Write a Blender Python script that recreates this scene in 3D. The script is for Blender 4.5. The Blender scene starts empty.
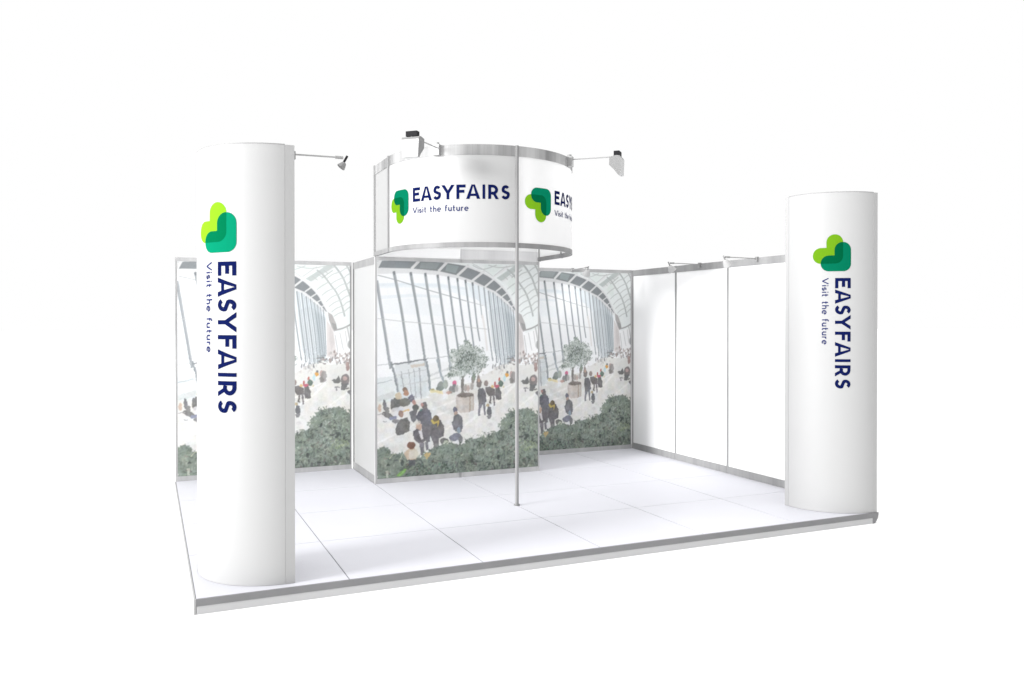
import bpy, bmesh, math, random
import numpy as np
from mathutils import Vector, Matrix

scene = bpy.context.scene
COL = scene.collection
PI = math.pi

# ------------------------------------------------------------------ sizes (metres)
PX = 5.965        # platform width
PY = 4.245        # platform depth (front edge at y = -PY)
K = 1.0434        # module of the side walls and depth of the cabin
H = 2.5           # wall height
HT = 3.49         # top of the round sign
HC = (3.0, -1.6157)   # centre of the round part of the sign
HR = 1.0
CH = 2.992        # column height

def lin(c):
    return c / 12.92 if c <= 0.04045 else ((c + 0.055) / 1.055) ** 2.4
def print_rgb(c):
    return tuple(lin(v / 255) for v in c)

# ------------------------------------------------------------------ materials
def new_mat(name):
    m = bpy.data.materials.new(name); m.use_nodes = True
    nt = m.node_tree
    return m, nt, nt.nodes['Principled BSDF']

def plain(name, col, rough=0.5, spec=0.3, metal=0.0, vary=0.03, scale=3.0, bump=0.0):
    m, nt, b = new_mat(name)
    tc = nt.nodes.new('ShaderNodeTexCoord')
    nz = nt.nodes.new('ShaderNodeTexNoise'); nz.inputs['Scale'].default_value = scale; nz.inputs['Detail'].default_value = 4
    nt.links.new(tc.outputs['Object'], nz.inputs['Vector'])
    mr = nt.nodes.new('ShaderNodeMapRange')
    mr.inputs['From Min'].default_value = 0.25; mr.inputs['From Max'].default_value = 0.75
    mr.inputs['To Min'].default_value = 1 - vary; mr.inputs['To Max'].default_value = 1.0
    nt.links.new(nz.outputs['Fac'], mr.inputs['Value'])
    mx = nt.nodes.new('ShaderNodeMix'); mx.data_type = 'RGBA'; mx.blend_type = 'MULTIPLY'; mx.inputs['Factor'].default_value = 1
    mx.inputs['A'].default_value = (*col, 1)
    nt.links.new(mr.outputs['Result'], mx.inputs['B'])
    nt.links.new(mx.outputs['Result'], b.inputs['Base Color'])
    b.inputs['Roughness'].default_value = rough
    b.inputs['Specular IOR Level'].default_value = spec
    b.inputs['Metallic'].default_value = metal
    if bump:
        bp = nt.nodes.new('ShaderNodeBump'); bp.inputs['Strength'].default_value = bump; bp.inputs['Distance'].default_value = 0.002
        n2 = nt.nodes.new('ShaderNodeTexNoise'); n2.inputs['Scale'].default_value = 400
        nt.links.new(tc.outputs['Object'], n2.inputs['Vector']); nt.links.new(n2.outputs['Fac'], bp.inputs['Height'])
        nt.links.new(bp.outputs['Normal'], b.inputs['Normal'])
    return m

def brushed(name, dark, light, scale=(5, 5, 0.05)):
    """brushed aluminium: reflections painted as light and dark bands up the profile"""
    m, nt, b = new_mat(name)
    tc = nt.nodes.new('ShaderNodeTexCoord')
    mp = nt.nodes.new('ShaderNodeMapping'); mp.inputs['Scale'].default_value = scale
    nt.links.new(tc.outputs['Object'], mp.inputs['Vector'])
    nz = nt.nodes.new('ShaderNodeTexNoise'); nz.inputs['Scale'].default_value = 1.0; nz.inputs['Detail'].default_value = 5; nz.inputs['Roughness'].default_value = 0.65
    nt.links.new(mp.outputs['Vector'], nz.inputs['Vector'])
    cr = nt.nodes.new('ShaderNodeValToRGB')
    cr.color_ramp.elements[0].position = 0.36; cr.color_ramp.elements[0].color = (dark, dark, dark * 1.01, 1)
    cr.color_ramp.elements[1].position = 0.66; cr.color_ramp.elements[1].color = (light, light, light, 1)
    nt.links.new(nz.outputs['Fac'], cr.inputs['Fac']); nt.links.new(cr.outputs['Color'], b.inputs['Base Color'])
    b.inputs['Roughness'].default_value = 0.42; b.inputs['Specular IOR Level'].default_value = 0.25
    return m

M = {}
M['ground'] = plain('studio_white_ground', (0.97, 0.97, 0.97), 0.9, 0.0, vary=0.01)
M['tile'] = plain('white_floor_tile', (0.60, 0.60, 0.640), 0.5, 0.15, vary=0.04, scale=0.9)
M['joint'] = plain('floor_joint', (0.30, 0.30, 0.32), 0.8, 0.1)
M['edge_white'] = plain('white_floor_edge', (0.9, 0.9, 0.9), 0.5, 0.2)
M['side_trim'] = plain('grey_side_trim', (0.42, 0.42, 0.42), 0.5, 0.2)
M['outline'] = plain('thin_grey_trim', (0.30, 0.30, 0.30), 0.5, 0.2)
M['trim_dark'] = plain('dark_grey_edge_trim', (0.215, 0.215, 0.22), 0.5, 0.2, vary=0.12, scale=5)
M['trim_light'] = plain('light_grey_skirting', (0.50, 0.50, 0.505), 0.5, 0.3, vary=0.08, scale=2)
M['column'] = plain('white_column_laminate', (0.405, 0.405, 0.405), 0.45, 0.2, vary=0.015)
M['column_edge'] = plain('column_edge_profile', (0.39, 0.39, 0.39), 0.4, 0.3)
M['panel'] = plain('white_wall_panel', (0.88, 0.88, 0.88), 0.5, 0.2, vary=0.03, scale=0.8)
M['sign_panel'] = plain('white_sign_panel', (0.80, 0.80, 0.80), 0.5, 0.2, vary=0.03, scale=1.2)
M['cabin_side'] = plain('white_cabin_side_key_dimmed', (0.375, 0.375, 0.375), 0.5, 0.15, vary=0.06, scale=0.8)  # white panel, darkened in colour to offset the key light on it
M['sign_left'] = plain('white_sign_panel_key_dimmed', (0.44, 0.44, 0.44), 0.5, 0.2, vary=0.03, scale=1.2)  # same white as the right panel, darkened against the strong key light
M['sign_side'] = plain('white_sign_side_key_dimmed', (0.32, 0.32, 0.32), 0.5, 0.15, vary=0.03)  # white side piece, toned down where the key light hits it
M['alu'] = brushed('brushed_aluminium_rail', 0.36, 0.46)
M['alu_mid'] = brushed('aluminium_rail_half_dimmed', 0.25, 0.33)  # rail aluminium darkened part way for the key-lit side wall
M['alu_lit'] = brushed('aluminium_rail_key_dimmed', 0.19, 0.27)  # rail aluminium darkened further so key-lit rails stay grey
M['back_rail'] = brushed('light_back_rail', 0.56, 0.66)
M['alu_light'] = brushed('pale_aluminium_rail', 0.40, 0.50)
M['alu_band'] = brushed('banded_aluminium_rail', 0.15, 0.42, (3.2, 3.2, 0.02))  # streaky metal reflections painted as strong bands
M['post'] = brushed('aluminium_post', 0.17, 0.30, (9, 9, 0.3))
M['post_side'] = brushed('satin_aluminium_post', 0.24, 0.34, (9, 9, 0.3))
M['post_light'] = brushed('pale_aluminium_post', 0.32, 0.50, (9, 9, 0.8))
M['navy'] = plain('navy_print', print_rgb((15, 24, 70)), 0.9, 0.0, vary=0.05)
M['navy_thin'] = plain('navy_fine_print', print_rgb((38, 46, 94)), 0.9, 0.0, vary=0.05)
M['teal'] = plain('teal_print', print_rgb((8, 122, 90)), 0.9, 0.0, vary=0.03)
M['lime'] = plain('lime_print', print_rgb((119, 172, 34)), 0.9, 0.0, vary=0.03)
M['deep'] = plain('deep_green_print', print_rgb((3, 98, 63)), 0.9, 0.0, vary=0.03)
for k, c in (('teal', (8, 122, 90)), ('lime', (119, 172, 34)), ('deep', (3, 98, 63))): M[k + '_soft'] = plain(k + '_print_soft', tuple(v * .62 for v in print_rgb(c)), 0.9, 0.0, vary=0.03)  # darker copies of the green prints, offsetting the key light
M['lamp_white'] = plain('white_lamp_enamel', (0.46, 0.46, 0.46), 0.35, 0.4)
M['lamp_grey'] = plain('grey_lamp_enamel_and_side_shade', (0.22, 0.22, 0.22), 0.4, 0.3)  # also the painted shade on the floodlight housings
M['black'] = plain('black_plastic', (0.018, 0.018, 0.02), 0.6, 0.1, vary=0.3, scale=30)
M['arm'] = plain('grey_steel_arm', (0.30, 0.30, 0.30), 0.35, 0.5)
M['lens'] = plain('lamp_glass', (0.9, 0.9, 0.88), 0.15, 0.5)

def print_mat(name, haze, gain):
    m, nt, b = new_mat(name)
    at = nt.nodes.new('ShaderNodeAttribute'); at.attribute_name = 'print'
    mx = nt.nodes.new('ShaderNodeMix'); mx.data_type = 'RGBA'; mx.inputs['Factor'].default_value = haze
    mx.inputs['B'].default_value = (0.9, 0.9, 0.9, 1)
    nt.links.new(at.outputs['Color'], mx.inputs['A'])
    g = nt.nodes.new('ShaderNodeMix'); g.data_type = 'RGBA'; g.blend_type = 'MULTIPLY'; g.inputs['Factor'].default_value = 1
    g.inputs['B'].default_value = (gain, gain, gain, 1)
    nt.links.new(mx.outputs['Result'], g.inputs['A'])
    nt.links.new(g.outputs['Result'], b.inputs['Base Color'])
    b.inputs['Roughness'].default_value = 0.55; b.inputs['Specular IOR Level'].default_value = 0.15
    return m
M['print_cabin'] = print_mat('hall_print_on_cabin', 0.0, .80)
M['print_right'] = print_mat('hall_print_on_right_wall', 0.0, 0.82)
M['print_left'] = print_mat('hall_print_on_left_wall', 0.02, .88)

# ------------------------------------------------------------------ mesh helpers
def link(name, me, mat, parent=None):
    o = bpy.data.objects.new(name, me); COL.objects.link(o)
    if mat is not None:
        for mm in (mat if isinstance(mat, (list, tuple)) else [mat]): me.materials.append(mm)
    if parent is not None: o.parent = parent
    return o

def obj(name, bm, mat, parent=None, smooth=False, bevel=0.0):
    if bevel:
        bmesh.ops.bevel(bm, geom=[e for e in bm.edges if len(e.link_faces) == 2 and e.calc_face_angle(0) > 0.5], offset=bevel, segments=2, affect='EDGES', profile=0.6)
    bmesh.ops.recalc_face_normals(bm, faces=bm.faces)
    me = bpy.data.meshes.new(name); bm.to_mesh(me); bm.free()
    if smooth:
        me.shade_smooth() if hasattr(me, 'shade_smooth') else None
        for p in me.polygons: p.use_smooth = True
        me.set_sharp_from_angle(angle=math.radians(35))
    return link(name, me, mat, parent)

def thing(name, label, cat, loc=(0, 0, 0), group=None):
    o = bpy.data.objects.new(name, None); COL.objects.link(o)
    o.location = loc; o.empty_display_size = 0.1
    o['label'] = label; o['category'] = cat; o['kind'] = 'thing'
    if group: o['group'] = group
    return o

def add_box(bm, x0, x1, y0, y1, z0, z1, mi=0):
    vs = [bm.verts.new(c) for c in ((x0, y0, z0), (x1, y0, z0), (x1, y1, z0), (x0, y1, z0), (x0, y0, z1), (x1, y0, z1), (x1, y1, z1), (x0, y1, z1))]
    for f in ((0, 3, 2, 1), (4, 5, 6, 7), (0, 1, 5, 4), (1, 2, 6, 5), (2, 3, 7, 6), (3, 0, 4, 7)):
        bm.faces.new([vs[i] for i in f]).material_index = mi
    return vs

def box(name, x0, x1, y0, y1, z0, z1, mat, parent=None, bevel=0.0, off=(0, 0, 0)):
    bm = bmesh.new(); add_box(bm, x0 - off[0], x1 - off[0], y0 - off[1], y1 - off[1], z0 - off[2], z1 - off[2])
    return obj(name, bm, mat, parent, bevel=bevel)

def add_prism(bm, pts, z0, z1):
    """closed outline (x, y) pulled up from z0 to z1"""
    a = [bm.verts.new((x, y, z0)) for x, y in pts]; b = [bm.verts.new((x, y, z1)) for x, y in pts]
    n = len(pts)
    bm.faces.new(a[::-1]); bm.faces.new(b)
    for i in range(n): bm.faces.new((a[i], a[(i + 1) % n], b[(i + 1) % n], b[i]))

def add_shell(bm, outer, inner, z0, z1):
    """strip between two open paths, as a closed solid"""
    n = len(outer)
    q = [[bm.verts.new((x, y, z)) for x, y in p] for p, z in ((outer, z0), (outer, z1), (inner, z1), (inner, z0))]
    for i in range(n - 1):
        for k in range(4):
            a, b = q[k], q[(k + 1) % 4]
            bm.faces.new((a[i], a[i + 1], b[i + 1], b[i]))
    bm.faces.new([q[k][0] for k in range(4)]); bm.faces.new([q[k][-1] for k in range(3, -1, -1)])

def add_tube(bm, p0, p1, r0, r1=None, seg=12):
    r1 = r0 if r1 is None else r1
    p0 = Vector(p0); p1 = Vector(p1); d = (p1 - p0).normalized()
    u = d.orthogonal().normalized(); v = d.cross(u)
    a = []; b = []
    for i in range(seg):
        t = 2 * PI * i / seg; w = u * math.cos(t) + v * math.sin(t)
        a.append(bm.verts.new(p0 + w * r0)); b.append(bm.verts.new(p1 + w * r1))
    for i in range(seg): bm.faces.new((a[i], a[(i + 1) % seg], b[(i + 1) % seg], b[i]))
    bm.faces.new(a[::-1]); bm.faces.new(b)

# ------------------------------------------------------------------ printed hall picture
# The picture on the three printed walls, as a list of flat shapes in millimetres on a 2.0 x 2.5 m sheet
ART = [
('P',(234,240,243),0.9,[30,2207,730,2220,1187,2159,1357,2042,1357,1993,730,2162,330,2165,30,2151]),
('P',(226,233,238),0.9,[30,2201,350,2217,730,2206,1061,2177,1061,2147,730,2175,350,2188,30,2168]),
('P',(230,236,240),0.9,[30,2066,429,2094,771,2079,771,2052,429,2060,30,2029]),
('P',(238,242,245),0.8,[30,2019,528,2044,771,1959,771,1843,29,1879]),
('P',(223,231,236),0.8,[1061,2236,1229,2199,1487,2084,1684,1905,1684,1723,1357,1903,1145,2080]),
('P',(214,221,225),0.75,[1336,1903,1487,1964,1684,1844,1684,1320,1530,1283,1400,1445]),
('P',(195,204,209),0.7,[1552,1904,1684,1824,1684,1360,1596,1302]),
('P',(233,238,237),1,[11,2479,2019,2539,2020,1436,1806,1662,1684,1885,1444,2133,1145,2257,730,2355,11,2375]),
('P',(139,144,147),1,[30,2451,233,2461,489,2464,792,2454,1061,2422,1251,2358,1400,2282,1520,2184,1607,2085,1662,1985,1710,1885,1673,1915,1640,1955,1585,2015,1509,2074,1433,2133,1293,2190,1145,2257,956,2312,730,2355,409,2376,30,2374]),
('P',(139,146,150),0.8,[233,2444,390,2452,370,2387,233,2383]),
('P',(138,144,148),0.6,[1124,2365,1229,2338,1187,2268,1061,2304]),
('P',(165,181,178),0.6,[833,2435,977,2418,936,2335,812,2357]),
('P',(163,174,172),0.5,[529,2452,751,2447,700,2376,509,2383]),
('P',(222,223,224),1,[30,2374,409,2376,730,2355,956,2312,1145,2257,1293,2190,1433,2133,1509,2074,1585,2015,1684,1905,1684,1860,1552,1984,1444,2083,1293,2171,1145,2225,956,2277,710,2310,390,2322,30,2307]),
('L',(220,221,221),1,37,37,[20,2374,63,2461]),
('L',(220,221,221),1,31,31,[415,2372,503,2463]),
('L',(220,221,221),1,31,31,[730,2353,833,2457]),
('L',(220,221,221),1,29,29,[956,2308,1096,2433]),
('L',(220,221,221),1,27,27,[1140,2253,1289,2367]),
('L',(220,221,221),1,23,23,[1297,2187,1416,2282]),
('L',(220,221,221),1,18,18,[1435,2135,1524,2200]),
('L',(220,221,221),1,16,16,[1509,2074,1587,2125]),
('L',(220,221,221),1,14,14,[1581,2015,1640,2049]),
('L',(220,221,221),1,12,12,[1631,1961,1684,1981]),
('L',(226,227,227),1,21,21,[1061,2422,1251,2358,1400,2282,1520,2184,1607,2085,1662,1985,1728,1865]),
('L',(185,190,190),0.8,7,7,[1134,2456,1287,2379,1397,2310]),
('P',(227,235,232),1,[1287,2445,1525,2449,1403,2320,1287,2389]),
('P',(192,200,198),1,[1442,2290,1610,2397,1689,2456,1768,2463,1768,2416,1632,2346,1508,2255]),
('L',(228,229,229),1,21,21,[1386,2292,1632,2452]),
('L',(224,226,226),1,17,17,[1508,2250,1655,2336,1803,2448]),
('L',(176,182,182),0.7,7,7,[1408,2315,1576,2437]),
('L',(170,178,176),0.6,8,8,[1576,2391,1643,2346]),
('P',(226,234,230),1,[1564,2220,1632,2299,1689,2321,1689,2083,1632,2154]),
('L',(182,187,186),1,21,21,[1576,2396,1649,2341,1746,2218,1814,2126,1872,1991,1912,1845]),
('L',(182,187,186),1,23,23,[1689,2508,1780,2458,1883,2325,1941,2190,1993,2055]),
('L',(182,187,186),1,19,19,[1883,2524,1964,2411,2017,2265]),
('L',(196,200,199),0.95,12,12,[1576,2162,1643,2212,1717,2254]),
('L',(196,200,199),0.95,12,12,[1632,2092,1700,2145,1780,2183]),
('L',(196,200,199),0.95,12,12,[1683,2015,1757,2078,1831,2111]),
('L',(196,200,199),0.95,12,12,[1717,1959,1786,2011,1858,2041]),
('L',(196,200,199),0.95,12,12,[1751,1896,1814,1944,1886,1970]),
('L',(196,200,199),0.95,12,12,[1780,1845,1837,1881,1906,1902]),
('L',(196,200,199),0.95,12,12,[1643,2346,1723,2415,1803,2443]),
('L',(196,200,199),0.95,12,12,[1689,2290,1768,2349,1854,2377]),
('L',(196,200,199),0.95,12,12,[1740,2229,1814,2277,1892,2310]),
('L',(196,200,199),0.95,12,12,[1786,2162,1854,2215,1918,2242]),
('L',(196,200,199),0.95,12,12,[1826,2095,1889,2148,1947,2175]),
('L',(196,200,199),0.95,12,12,[1854,2027,1918,2080,1974,2102]),
('L',(196,200,199),0.95,12,12,[1881,1960,1935,2012,1993,2034]),
('L',(196,200,199),0.95,12,12,[1901,1897,1953,1944,2005,1971]),
('L',(196,200,199),0.95,12,12,[1849,2371,1918,2420,1987,2448]),
('L',(196,200,199),0.95,12,12,[1895,2299,1947,2348,2011,2370]),
('L',(196,200,199),0.95,12,12,[1929,2222,1976,2264,2028,2286]),
('L',(196,200,199),0.95,12,12,[1958,2149,1999,2191,2034,2213]),
('L',(174,180,178),1,9,9,[1632,2297,1700,2347,1768,2396]),
('L',(185,190,188),0.9,9,9,[1587,2345,1655,2305]),
('L',(185,190,188),0.9,9,9,[1525,2323,1587,2272]),
('L',(180,186,184),0.9,8,8,[1655,2398,1706,2358]),
('L',(198,202,201),1,12,12,[1336,2439,1487,2413,1684,2445]),
('L',(192,196,196),1,10,10,[1145,2430,1272,2388,1444,2442]),
('P',(181,178,177),1,[1710,1895,1761,1865,1806,1763,1822,1682,1784,1662,1750,1723,1719,1804]),
('P',(153,154,153),0.8,[1750,1774,1806,1753,1822,1682,1779,1683]),
('L',(169,170,169),1,18,18,[1806,1682,1896,1706,1992,1753]),
('P',(244,245,245),1,[1784,1638,1986,1702,1997,1355,1862,1378]),
('L',(201,202,202),1,10,10,[1851,1652,1896,1438]),
('L',(204,204,204),1,10,10,[1918,1672,1947,1478]),
('L',(198,198,198),1,10,10,[1795,1622,1828,1419]),
('P',(220,214,212),0.9,[1695,1804,1773,1683,1806,1439,1806,1338,1695,1360]),
('P',(207,201,200),0.6,[1728,1723,1773,1642,1786,1521,1750,1440,1724,1562]),
('L',(195,196,196),1,16,16,[1941,1723,1997,1436]),
('E',(168,170,170),1,1970,1508,18,49),
('P',(227,233,234),1,[17,1167,219,1182,590,1183,590,917,16,898]),
('L',(179,188,193),1,9,9,[16,1099,197,1141]),
('P',(211,216,216),0.8,[16,960,219,1015,219,942,16,904]),
('P',(238,240,240),1,[590,1310,974,1345,974,1064,634,926]),
('L',(207,210,210),0.7,23,23,[612,1172,882,1261]),
('L',(216,219,219),1,18,18,[590,1119,860,1176]),
('P',(228,228,224),1,[16,898,479,907,657,936,860,1025,1182,1097,1370,1206,1562,1267,2016,1280,2079,1256,2080,-125,15,37]),
('P',(230,230,226),0.9,[1182,1123,1370,1206,1514,1291,1659,1310,1683,1131,1370,1052,1182,1047]),
('P',(223,223,219),0.6,[1707,1197,2016,1302,2016,1009,1732,885]),
('L',(240,240,238),0.9,23,23,[657,793,974,902]),
('L',(240,240,238),0.9,20,20,[26,451,457,637,859,771]),
('L',(240,240,238),0.9,27,27,[1043,596,1276,749,1514,893,1683,1053]),
('L',(240,240,238),0.9,23,23,[1732,784,1904,900,2004,964]),
('L',(240,240,238),0.9,18,18,[479,414,974,632]),
('L',(240,240,238),0.9,18,18,[1299,879,1659,1065]),
('P',(218,218,214),0.5,[26,410,590,439,814,469,590,333,154,360]),
('P',(198,199,195),0.25,[657,893,951,763,951,698,657,808]),
('E',(233,233,231),0.9,1370,569,81,72),
('E',(217,217,216),0.7,1356,585,36,20),
('L',(172,176,180),1,35,29,[20,2235,87,1822,177,1265]),
('L',(154,161,166),0.8,12,8,[12,2235,78,1822,169,1265]),
('L',(166,171,173),1,33,27,[213,2333,301,1899,389,1308]),
('L',(154,161,166),0.8,12,8,[205,2333,292,1899,381,1308]),
('L',(166,171,173),1,33,27,[405,2328,498,1823,584,1275]),
('L',(154,161,166),0.8,12,8,[397,2328,490,1823,576,1275]),
('L',(167,172,174),1,31,26,[575,2323,659,1784,754,1236]),
('L',(154,161,166),0.8,11,7,[567,2323,651,1784,746,1236]),
('L',(167,172,175),1,30,24,[720,2307,802,1765,877,1233]),
('L',(154,161,166),0.8,10,7,[713,2307,794,1765,870,1233]),
('L',(165,171,174),1,26,22,[847,2290,915,1804,973,1432]),
('L',(154,161,166),0.8,9,6,[840,2290,908,1804,966,1432]),
('L',(167,172,177),1,24,20,[956,2273,1029,1745,1071,1548]),
('L',(154,161,166),0.8,9,6,[950,2273,1023,1745,1064,1549]),
('L',(165,172,176),1,23,19,[1054,2255,1123,1745,1161,1478]),
('L',(154,161,166),0.8,8,5,[1048,2255,1117,1745,1155,1479]),
('L',(168,173,177),1,21,17,[1140,2227,1197,1764,1233,1557]),
('L',(154,161,166),0.8,7,5,[1135,2227,1192,1764,1228,1557]),
('L',(177,183,186),1,16,13,[1214,2199,1261,1824]),
('L',(166,172,176),1,19,16,[1283,2180,1336,1724,1396,1322]),
('L',(161,169,172),1,19,16,[1340,2142,1400,1664,1448,1301]),
('L',(156,164,169),1,17,14,[1396,2122,1454,1624,1496,1280]),
('L',(154,162,167),1,16,13,[1448,2083,1509,1604,1548,1279]),
('L',(152,161,167),1,14,11,[1498,2054,1552,1664,1587,1282]),
('L',(147,157,162),1,12,10,[1541,2014,1592,1663,1622,1311]),
('L',(145,154,159),1,10,9,[1581,1985,1618,1663,1651,1341]),
('L',(141,151,157),1,9,7,[1618,1955,1647,1683,1673,1361]),
('L',(138,148,154),1,9,7,[1651,1929,1673,1683,1688,1391]),
('L',(127,132,136),0.9,27,18,[213,2341,221,2303]),
('L',(127,132,136),0.9,27,18,[405,2336,413,2298]),
('L',(127,132,136),0.9,27,18,[575,2330,583,2292]),
('L',(127,132,136),0.9,27,18,[720,2314,728,2276]),
('L',(127,132,136),0.9,27,18,[847,2298,855,2259]),
('L',(127,132,136),0.9,27,18,[956,2281,965,2242]),
('L',(127,132,136),0.9,27,18,[1054,2263,1063,2224]),
('L',(127,132,136),0.9,27,18,[1140,2235,1149,2196]),
('L',(169,179,184),0.9,8,6,[1364,2132,1424,1664,1472,1290]),
('L',(169,179,184),0.9,8,6,[1422,2103,1480,1620,1520,1279]),
('L',(169,179,184),0.9,8,6,[1472,2070,1530,1634,1565,1280]),
('L',(169,179,184),0.9,8,6,[1520,2034,1572,1664,1603,1298]),
('L',(169,179,184),0.9,8,6,[1561,2000,1603,1663,1636,1325]),
('L',(169,179,184),0.9,8,6,[1598,1969,1631,1673,1660,1351]),
('L',(227,223,220),0.8,27,21,[1261,1863,1289,1725,1325,1446]),
('L',(162,166,169),1,8,8,[30,2293,233,2245,569,2150,894,2065,1061,2020]),
('L',(185,188,190),1,6,6,[1061,2020,1272,1970]),
('L',(196,198,199),0.9,8,8,[29,1819,330,1785,689,1755,1060,1721,1357,1693]),
('L',(191,195,197),1,8,8,[29,1306,193,1320]),
('L',(182,186,189),1,8,8,[588,1369,730,1378,853,1391]),
('L',(169,175,179),1,29,29,[180,1340,230,1161,262,1003]),
('L',(143,149,153),1,11,11,[176,1340,225,1161,260,1003]),
('P',(207,214,216),0.6,[219,1308,590,1342,630,948,283,929]),
('L',(176,180,183),1,14,14,[294,1233,337,979]),
('L',(176,180,183),1,9,9,[381,1252,418,934]),
('L',(176,180,183),1,9,9,[440,1254,468,932]),
('L',(176,180,183),1,16,16,[506,1265,528,920]),
('L',(185,188,190),0.7,9,9,[262,1192,590,1247]),
('L',(195,198,199),0.7,11,11,[283,1076,612,1118]),
('L',(142,146,149),1,16,16,[187,1310,414,1339,595,1361]),
('L',(154,160,164),1,25,25,[590,1342,617,1161,630,1011]),
('P',(211,201,189),0.9,[403,1297,568,1319,572,1289,410,1268]),
('L',(167,176,181),1,25,25,[713,1361,758,1200,796,1092]),
('L',(181,188,192),1,18,18,[860,1358,882,1283,896,1239]),
('P',(229,228,224),1,[601,949,630,980,780,959,796,909,679,914]),
('P',(230,219,174),1,[630,1028,780,1000,792,959,639,986]),
('E',(189,180,140),1,657,1021,27,9),
('E',(154,161,156),1,758,1061,38,45),
('E',(140,149,143),1,751,1029,45,27),
('E',(170,178,170),1,814,1070,27,54),
('E',(155,155,155),1,878,1007,23,45),
('E',(201,162,148),0.8,855,978,32,18),
('P',(241,241,240),1,[787,967,841,966,841,908,787,910]),
('E',(224,125,157),1,921,1083,27,29),
('E',(143,143,144),1,919,1023,27,50),
('E',(151,146,140),1,1147,1113,20,41),
('E',(143,154,140),1,1159,1146,20,41),
('E',(163,155,150),1,1217,1127,20,41),
('E',(201,184,176),1,1089,1017,20,41),
('E',(181,176,170),1,1135,1038,20,41),
('E',(176,171,165),1,1054,1023,20,41),
('E',(185,185,181),1,951,1022,20,41),
('E',(185,172,168),0.75,1796,1318,6,9),
('E',(199,186,182),0.75,1893,1324,12,18),
('E',(185,172,168),0.75,1791,1387,12,12),
('E',(141,137,135),0.75,2016,1357,12,19),
('E',(155,140,136),0.75,1972,1336,6,16),
('E',(127,125,125),0.75,1931,1315,7,14),
('E',(199,186,182),0.75,1892,1386,5,12),
('E',(127,125,125),0.75,1942,1378,9,16),
('E',(185,172,168),0.75,1856,1282,7,12),
('E',(199,186,182),0.75,1971,1307,10,17),
('E',(185,172,168),0.75,1940,1326,14,11),
('E',(199,186,182),0.75,1850,1333,7,14),
('E',(127,125,125),0.75,1905,1291,13,10),
('E',(127,125,125),0.75,1742,1344,6,20),
('E',(141,137,135),0.75,1813,1278,6,17),
('E',(155,140,136),0.75,2002,1280,5,12),
('E',(216,207,203),0.75,2024,1369,13,19),
('E',(170,165,163),0.75,1934,1296,8,12),
('E',(185,172,168),0.75,1908,1322,8,9),
('E',(155,140,136),0.75,1737,1317,14,16),
('E',(127,125,125),0.75,1859,1284,9,11),
('E',(185,172,168),0.75,1741,1329,10,15),
('E',(155,140,136),0.75,1903,1342,14,10),
('E',(127,125,125),0.75,1887,1344,9,11),
('E',(141,137,135),0.75,1850,1396,7,14),
('E',(127,125,125),0.75,1924,1378,6,12),
('E',(127,125,125),0.75,1798,1339,12,14),
('E',(155,140,136),0.75,1804,1394,10,21),
('E',(141,137,135),0.75,2003,1393,9,10),
('E',(185,172,168),0.75,1788,1417,8,17),
('E',(127,125,125),0.75,1971,1400,11,17),
('E',(216,207,203),0.75,1806,1415,13,9),
('E',(141,137,135),0.75,2025,1285,9,16),
('E',(199,186,182),0.75,1961,1365,11,9),
('E',(216,207,203),0.75,1774,1391,13,11),
('E',(185,172,168),0.75,1724,1397,5,20),
('E',(127,125,125),0.75,1759,1325,10,20),
('E',(155,140,136),0.75,1785,1424,12,16),
('E',(164,154,150),0.75,1967,1309,6,16),
('E',(199,186,182),0.75,1874,1375,10,10),
('E',(141,137,135),0.75,1835,1346,8,13),
('E',(170,165,163),0.75,1746,1406,8,18),
('E',(216,207,203),0.75,1819,1347,6,10),
('E',(155,140,136),0.75,1915,1300,10,14),
('E',(127,125,125),0.75,1990,1346,11,20),
('E',(164,154,150),0.75,1871,1367,12,11),
('E',(170,165,163),0.75,1995,1338,13,12),
('E',(141,137,135),0.75,2026,1326,11,9),
('E',(170,165,163),0.75,1819,1401,10,15),
('E',(199,186,182),0.75,1850,1366,8,18),
('E',(155,140,136),0.75,2030,1395,10,20),
('E',(199,186,182),0.75,1966,1397,13,15),
('E',(199,186,182),0.75,1859,1384,12,13),
('E',(185,172,168),0.75,1928,1380,9,16),
('E',(155,140,136),0.75,1932,1376,7,18),
('E',(164,154,150),0.75,1932,1375,6,17),
('E',(185,172,168),0.75,2004,1369,8,9),
('E',(164,154,150),0.75,1729,1317,12,19),
('E',(170,165,163),0.75,2020,1317,11,21),
('E',(164,154,150),0.75,1747,1305,7,15),
('E',(199,186,182),0.75,1999,1335,12,17),
('E',(127,125,125),0.75,1997,1273,13,17),
('E',(170,165,163),0.75,1818,1347,13,14),
('E',(155,140,136),0.75,1847,1313,8,14),
('E',(155,140,136),0.75,1727,1332,9,13),
('E',(164,154,150),0.75,1731,1304,9,21),
('E',(164,154,150),0.75,1918,1396,12,15),
('E',(170,165,163),0.75,1921,1286,13,18),
('E',(141,137,135),0.75,1769,1351,7,18),
('E',(199,186,182),0.75,1934,1313,5,12),
('E',(164,154,150),0.75,1956,1320,6,9),
('E',(185,172,168),0.75,1812,1300,11,20),
('E',(164,154,150),0.75,1996,1393,10,17),
('E',(185,172,168),0.75,1947,1399,7,12),
('E',(216,207,203),0.75,1880,1368,7,20),
('E',(216,207,203),0.75,1802,1404,8,13),
('E',(141,137,135),0.75,1854,1310,8,17),
('E',(164,154,150),0.75,1817,1348,12,19),
('E',(141,137,135),0.75,1794,1371,9,18),
('E',(216,207,203),0.75,1780,1286,8,11),
('E',(216,207,203),0.75,1833,1337,10,9),
('E',(199,186,182),0.75,1919,1354,12,14),
('E',(155,140,136),0.75,1974,1321,13,17),
('E',(155,140,136),0.75,1940,1334,10,21),
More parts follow.
